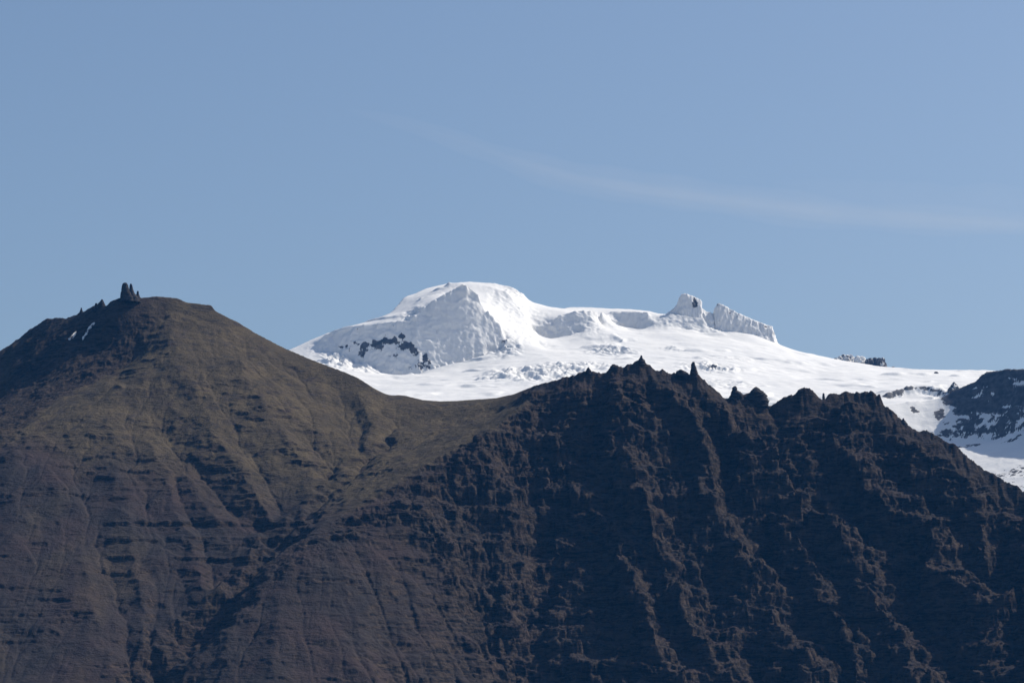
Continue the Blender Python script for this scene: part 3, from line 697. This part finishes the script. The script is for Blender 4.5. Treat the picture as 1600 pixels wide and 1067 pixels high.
# ------------------------------------------------------------------ rock pinnacles and ice towers on the crests
def loft(profile, d, seed, depth=0.85, lean=0.0, rough=0.3, nseg=18):
    """closed tapered column whose left and right edges follow the surveyed outline; rings [(py, xl, xr)] from top to bottom"""
    prof = []
    for (a, b) in zip(profile[:-1], profile[1:]):
        n = max(2, int((b[0] - a[0]) / 0.9))
        for k in range(n):
            t = k / n; prof.append(tuple(a[i] + (b[i] - a[i]) * t for i in range(3)))
    prof.append(profile[-1])
    mpp = d / F
    V = []; ang = np.linspace(0, 2 * math.pi, nseg, endpoint=False)
    for r, (py, xl, xr) in enumerate(prof):
        c = P((xl + xr) / 2, py, d); hw = (xr - xl) / 2 * mpp
        n = 1 + min(1, 14 / max(hw, 1)) * rough * (perlin(np.cos(ang) * 1.6 + seed * 3.1, np.sin(ang) * 1.6 + r * .23, seed) * 1.6 + perlin(np.cos(ang) * 4 + seed, np.sin(ang) * 4 + r * .6, seed + 5))
        sq = 1 / (np.abs(np.cos(ang)) ** 2.6 + np.abs(np.sin(ang)) ** 2.6) ** (1 / 2.6)
        V.append(np.stack([c[0] + np.cos(ang) * sq * hw * n + .9 * min(1, hw / 8) * worley(np.cos(ang) * 1.7 + r * .05, np.sin(ang) * 1.7 + r * .5, seed + 21), c[1] + np.sin(ang) * sq * max(hw, 1.5) * depth * n, np.full(nseg, c[2]) + .35 * mpp * perlin(ang * 2, ang * 0 + r * .7, seed + 9)], -1))
    V = np.concatenate(V); nr = len(prof); Q = []
    for r in range(nr - 1):
        for k in range(nseg):
            k2 = (k + 1) % nseg; a = r * nseg
            Q.append((a + k2, a + k, a + nseg + k, a + nseg + k2))
    top = V[:nseg].mean(0) + np.array((0, 0, .4 * mpp)); ti = len(V); V = np.concatenate([V, [top]])
    for k in range(nseg): Q.append((ti, k, (k + 1) % nseg, (k + 1) % nseg))
    return V, Q
def tri_mesh(name, lofts, mat, attrs=None, flat=False):
    V = []; T = []; off = 0
    for v, q in lofts:
        V.append(v)
        for a in q:
            T.append((a[0] + off, a[1] + off, a[2] + off))
            if a[3] != a[2]: T.append((a[0] + off, a[2] + off, a[3] + off))
        off += len(v)
    V = np.concatenate(V)
    return mesh_np(name, V, np.array(T), mat, {k: np.full(len(V), a) for k, a in (attrs or {}).items()}, not flat)
def d_at(line, px): return float(np.interp(px, [p[0] for p in line], [p[2] for p in line]))
def pin(label, group, profs, line, name='rock_pinnacle', cat='rock pinnacle', dd=0, mat=None, attrs=None, **kw):
    d = d_at(line, (profs[0][-1][1] + profs[0][-1][2]) / 2) + dd
    o = tri_mesh(name, [loft(p, d + 2 * i, 11 * i + int(p[0][1]) % 97, **kw) for i, p in enumerate(profs)], mat or MAT_PIN, attrs)
    return tag(o, label, cat, group)
GP = 'rock pinnacles along the mountain crests'
pin('tall twin-topped black rock tower on the left mountain beside its summit', GP,
    [[(442, 193.2, 197.6), (444, 191.2, 199.6), (448, 190.6, 199.8), (454, 189.6, 203), (462, 188.4, 208), (472, 186, 214)], [(443.5, 203.4, 205.4), (446, 202.6, 206.8), (452, 202, 208), (458, 200, 211), (464, 199, 215), (473, 198, 222)]], SKY_L, 'rock_tower', 'rock tower', rough=.1)
pin('thin short rock spike just right of the twin-topped black tower', GP, [[(455, 214.2, 216.4), (460, 213.4, 217), (467, 211, 220), (470, 209, 223)]], SKY_L)
pin('jagged dark rock comb halfway down the left shoulder of the left mountain', GP,
    [[(468, 158.6, 160.6), (472, 156.5, 162), (478, 153, 164.5), (486, 149, 168)], [(474, 149, 152), (479, 147.6, 155), (487, 144, 160)]], SKY_L, 'rock_tower', 'rock tower')
pin('tiny lone rock needle lowest on the left shoulder of the left mountain', GP, [[(481, 126.3, 127.8), (486, 125.4, 129), (493, 122, 132)]], SKY_L)
pin('small knob on the topmost point of the right ridge', GP, [[(555.5, 1001, 1003.4), (559, 1000.3, 1004), (562, 998, 1006.5), (570, 994, 1011)]], SKY_R)
pin('tall slender finger of rock standing on the right ridge against the snow', GP, [[(565.5, 1082, 1084.6), (570, 1080.2, 1086), (576, 1079.6, 1088), (583, 1079, 1089.5), (592, 1077, 1091)]], SKY_R)
pin('thin rock post in the small gap between two flat-topped crags at right', GP, [[(614.5, 1285.6, 1288), (618, 1285, 1288.6), (626, 1284.7, 1289), (632, 1284, 1290)]], SKY_R)
pin('small pointed rock at the left start of the craggy right ridge', GP, [[(574, 918.6, 920), (577, 916.5, 922), (585, 913, 926)]], SKY_R)
pin('rough tooth of rock right of the deep notch in the right ridge', GP, [[(603.5, 1146.6, 1149.8), (606, 1143.6, 1150.8), (610, 1143, 1153), (612.5, 1142.6, 1157), (618, 1142, 1160), (632, 1138, 1166)]], SKY_R, 'rock_tower', 'rock tower')
pin('pointed top of the crag between the two notches of the right ridge', GP, [[(604.5, 1180, 1182.4), (607, 1177, 1186), (611, 1173, 1190), (616, 1169, 1195), (622, 1166, 1199), (636, 1162, 1202)]], SKY_R, 'rock_tower', 'rock tower')
pin('low hump of rock just left of the tall slender finger', GP, [[(577.5, 1062, 1065.4), (580, 1058, 1070), (588, 1055, 1075)]], SKY_R)
pin('blunt rock bump left of the highest knob on the right ridge', GP, [[(569.3, 957, 961), (573, 954, 965), (582, 951, 969)]], SKY_R)
pin('small tooth on the long falling right end of the ridge', GP, [[(653.5, 1410.8, 1412), (657, 1409, 1414), (665, 1406, 1418)]], SKY_R)

GI = 'ice covered towers on the glacier crest'
def wall_mesh(top, base, d, thick, seed, n=150, m=26):
    """long rime wall: cross sections from the front foot over the crest to the back foot"""
    xs = np.linspace(top[0][0], top[-1][0], n); ty = np.interp(xs, [p[0] for p in top], [p[1] for p in top]); by = np.interp(xs, [p[0] for p in base], [p[1] for p in base])
    ty = ty + .8 * perlin(xs / 3, xs * 0, seed)
    V = np.zeros((n, 2 * m, 3))
    for i, (x, a, b) in enumerate(zip(xs, ty, by)):
        T = P(x, a, d); B = P(x, b + 6, d)
        hgt = T[2] - B[2]; e = min(1, i / 6, (n - 1 - i) / 6) * .8 + .2
        for k in range(m):
            t = k / (m - 1); z = B[2] + hgt * t
            y = thick * e * (.12 + .9 * (1 - t) ** .8)
            V[i, k] = (T[0], d - y, z); V[i, 2 * m - 1 - k] = (T[0], d + y, z)
    nz = fbm(V[..., 0] / 18, V[..., 2] / 30 + V[..., 1] / 60, 4, seed)
    V[..., 1] += -7 * nz * np.sign(d - V[..., 1] + 1e-6) * -1; V[..., 0] += 3 * perlin(V[..., 2] / 12, V[..., 0] / 12, seed + 3)
    idx = np.arange(n * 2 * m).reshape(n, 2 * m); Q = np.stack([idx[:-1, :-1], idx[1:, :-1], idx[1:, 1:], idx[:-1, 1:]], -1).reshape(-1, 4)
    return V.reshape(-1, 3), Q
V, Q = wall_mesh([(1112, 499), (1116, 484), (1120, 475.5), (1124, 474), (1130, 477), (1150, 488), (1180, 501), (1198, 508), (1206, 510), (1210, 520), (1215, 535)], [(1105, 530), (1150, 532), (1190, 534), (1215, 544)], 10768, 40, 401)
o = mesh_np('ice_wall', V, Q, MAT_SNOW, {'rock': np.clip(.3 * fbm(V[:, 0] / 20, V[:, 2] / 30, 3, 9) + .15, 0, .4)}); tag(o, 'long white rime wall sloping down to the right on the glacier crest', 'ice wall', GI)
V, Q = wall_mesh([(1036, 498), (1043, 489), (1051, 483), (1057, 477), (1060, 469), (1062.5, 464), (1064.5, 459.8), (1071, 459), (1078, 461), (1086, 464.5), (1094, 468), (1096, 472), (1097, 482), (1102, 486), (1110, 489), (1118, 492)], [(1030, 514), (1118, 518)], 10770, 44, 431)
hc = P(1086, 474, 10740); dist = np.sqrt(((V[:, 0] - hc[0]) / 11) ** 2 + ((V[:, 2] - hc[2]) / 22) ** 2) * (1 + .5 * fbm(V[:, 0] / 9, V[:, 2] / 12, 3, 433))
o = mesh_np('ice_tower', V, Q, MAT_SNOW, {'rock': np.where(V[:, 1] < 10770, 1.0 * np.exp(-dist ** 3), 0.0)})
tag(o, 'block-shaped white ice tower with a dark rock hollow on the glacier crest', 'ice tower', GI)
GN = 'rocks poking out of the glacier'
def nun(label, prof, line=SKY_G, dd=-40, rock=.75, name='nunatak', cat='rock outcrop', **kw):
    kw.setdefault('rough', .35)
    return pin(label, GN, prof, line, name, cat, dd, MAT_SNOW, {'rock': rock}, nseg=40, **kw)
def outcrop(label, teeth, foot, d, rock, seed):
    lofts = [loft([(t, x - w * .25, x + w * .2), (t + 2, x - w * .5, x + w * .55), (foot, x - w * .8, x + w * .8), (foot + 7, x - w, x + w)], d + (i % 3) * 9, seed + i, rough=.4, nseg=20) for i, (x, t, w) in enumerate(teeth)]
    tag(tri_mesh('nunatak', lofts, MAT_SNOW, {'rock': rock}), label, 'rock outcrop', GN)
outcrop('frosted rock outcrop, largest on the falling right side of the ice cap', [(1307, 559, 6), (1312, 556.5, 6), (1318, 553.8, 7), (1324, 554.5, 7), (1329, 553.8, 6), (1333, 557.5, 5)], 565, 10700, .46, 61)
outcrop('rounded white ice knob between two rock outcrops on the skyline', [(1340, 556, 7), (1346, 556.6, 8)], 563, 10690, .2, 71)
outcrop('dark flat-topped rock outcrop on the skyline right of the white ice knob', [(1355, 561, 5), (1360, 559.5, 7), (1367, 558.8, 8), (1374, 559.2, 7), (1379, 558.6, 5), (1382, 565, 4)], 569, 10670, .72, 81)
nun('small ragged rock lower right of the dark flat-topped outcrop', [[(573, 1394, 1397), (577, 1391, 1401), (586, 1386, 1405)]], dd=-120)
nun('low brown rock just right of the small ragged rock on the snow', [[(582, 1406, 1411), (585, 1404, 1413), (590, 1400, 1416)]], dd=-200)
nun('lone dark rock on the bright snow left of the far crag', [[(581, 1461, 1465), (585, 1459, 1467), (590, 1456, 1471)]], dd=-300)
nun('snow-flecked rock cone beside the foot of the far dark crag', [[(597, 1489.5, 1491.5), (602, 1486, 1495), (612, 1480, 1500)]], line=[(1400, 0, 8900), (1600, 0, 8900)], dd=0, rock=.6)
# ------------------------------------------------------------------ old snow left in the dark face
def patch(label, poly):
    n = 26; m = 5; V = np.zeros((n, m, 3))
    for i in range(n):
        t = i / (n - 1) * (len(poly) - 1); k = min(int(t), len(poly) - 2); f = t - k
        cx_, cy_, w_ = [poly[k][q] * (1 - f) + poly[k + 1][q] * f for q in range(3)]
        w_ *= 1 + .7 * float(perlin(np.array([i * .43 + cx_]), np.array([cy_ * .1]), 9)[0]); cx_ += .9 * float(perlin(np.array([i * .37]), np.array([cx_ * .1]), 19)[0])
        for j in range(m):
            s_ = (j / (m - 1) - .5) * w_; p = near.hit(cx_ + s_, cy_ + s_ * .3)
            V[i, j] = (p[0], p[1] - 2.2, near.at(p[0], p[1]) + (1.8 if 0 < j < m - 1 and 0 < i < n - 1 else -1.0))
    idx = np.arange(n * m).reshape(n, m); Q = np.stack([idx[:-1, :-1], idx[:-1, 1:], idx[1:, 1:], idx[1:, :-1]], -1).reshape(-1, 4)
    return tag(mesh_np('snow_patch', V.reshape(-1, 3), Q, MAT_SNOW, {'rock': np.where((idx % m == 0) | (idx % m == m - 1), .56, .42).ravel()}), label, 'snow patch', 'old snow patches on the dark face')  # rock share also greys the snow, painting in the face's shade
patch('short ragged snow patch, lower left of the two on the dark face', [(120, 519, 1.5), (116, 524, 4), (112, 528, 5), (108, 531, 3)])
patch('long narrow snow streak running up the dark face towards the rock comb', [(149, 505, 1.5), (143, 509, 4), (138, 516, 2.5), (134, 524, 3), (129, 531, 1.5)])

# ------------------------------------------------------------------ high thin cloud
def cloud(name, label, path, d, half_w, dens, kind='thing'):
    nseg = 24; V = []
    pts = [P(x, y, d) for x, y in path]
    n = 60; tt = np.linspace(0, len(pts) - 1, n)
    for q, t in enumerate(tt):
        k = min(int(t), len(pts) - 2); f = t - k; f2 = f
        c = pts[k] * (1 - f2) + pts[k + 1] * f2
        e = math.sin(math.pi * min(1, max(0, q / (n - 1)))) ** .6
        e *= 1 + .25 * float(perlin(np.array([q * .21]), np.array([half_w]), 5)[0])
        a = np.linspace(0, 2 * math.pi, nseg, endpoint=False)
        V.append(np.stack([np.full(nseg, c[0]), c[1] + np.cos(a) * half_w * 3 * e, c[2] + np.sin(a) * half_w * e], -1))
    V = np.concatenate(V); Q = [(r * nseg + k, r * nseg + (k + 1) % nseg, (r + 1) * nseg + (k + 1) % nseg, (r + 1) * nseg + k) for r in range(n - 1) for k in range(nseg)]
    m = bpy.data.materials.new('thin_ice_cloud'); m.use_nodes = True; t = m.node_tree; t.nodes.clear()
    oo = t.nodes.new('ShaderNodeOutputMaterial'); v = t.nodes.new('ShaderNodeVolumePrincipled')
    v.inputs['Color'].default_value = (.93, .96, 1, 1); v.inputs['Density'].default_value = dens; v.inputs['Anisotropy'].default_value = .2
    t.links.new(v.outputs[0], oo.inputs['Volume'])
    return mesh_np(name, V, np.array(Q), m)

print('terrain done', len(bpy.data.objects))

base = [(540, 172), (640, 194), (740, 228), (820, 258), (900, 281), (1000, 296), (1100, 308), (1200, 320), (1320, 335), (1450, 345), (1600, 352), (1800, 358), (2050, 362)]
for q, (dy, x0, hw, k) in enumerate(((0, 0, 190, .75), (3, 2, 110, .8), (-4, 3, 90, .6), (5, 4, 70, .9), (-1, 1, 60, .9), (-30, 7, 260, .32))):
    path = [(x, y + dy + 2.5 * math.sin(x * .011 + q * 2)) for x, y in base[x0:]]
    tag(cloud('cirrus_cloud', '', path, 45000 + q * 1600, hw * 1.3, 0.00009 * k), 'thin faint streak of high cloud crossing the blue sky', kind='stuff')
# ------------------------------------------------------------------ haze
hz = bpy.data.materials.new('haze'); hz.use_nodes = True; t = hz.node_tree; t.nodes.clear()
oo = t.nodes.new('ShaderNodeOutputMaterial'); v = t.nodes.new('ShaderNodeVolumePrincipled')
v.inputs['Color'].default_value = (.07, .38, 1.0, 1); v.inputs['Density'].default_value = 1.35e-5; v.inputs['Anisotropy'].default_value = 0.0
t.links.new(v.outputs[0], oo.inputs['Volume'])
x0, x1, y0, y1, z0, z1 = -40500, 40500, -6500, 45500, -31, 2150
V = np.array([(x, y, z) for z in (z0, z1) for y in (y0, y1) for x in (x0, x1)], float)
Q = np.array([(0, 2, 3, 1), (4, 5, 7, 6), (0, 1, 5, 4), (2, 6, 7, 3), (0, 4, 6, 2), (1, 3, 7, 5)])
tag(mesh_np('haze', V, Q, hz, smoothed=False), 'thin blue air between the camera and the mountains', kind='stuff')
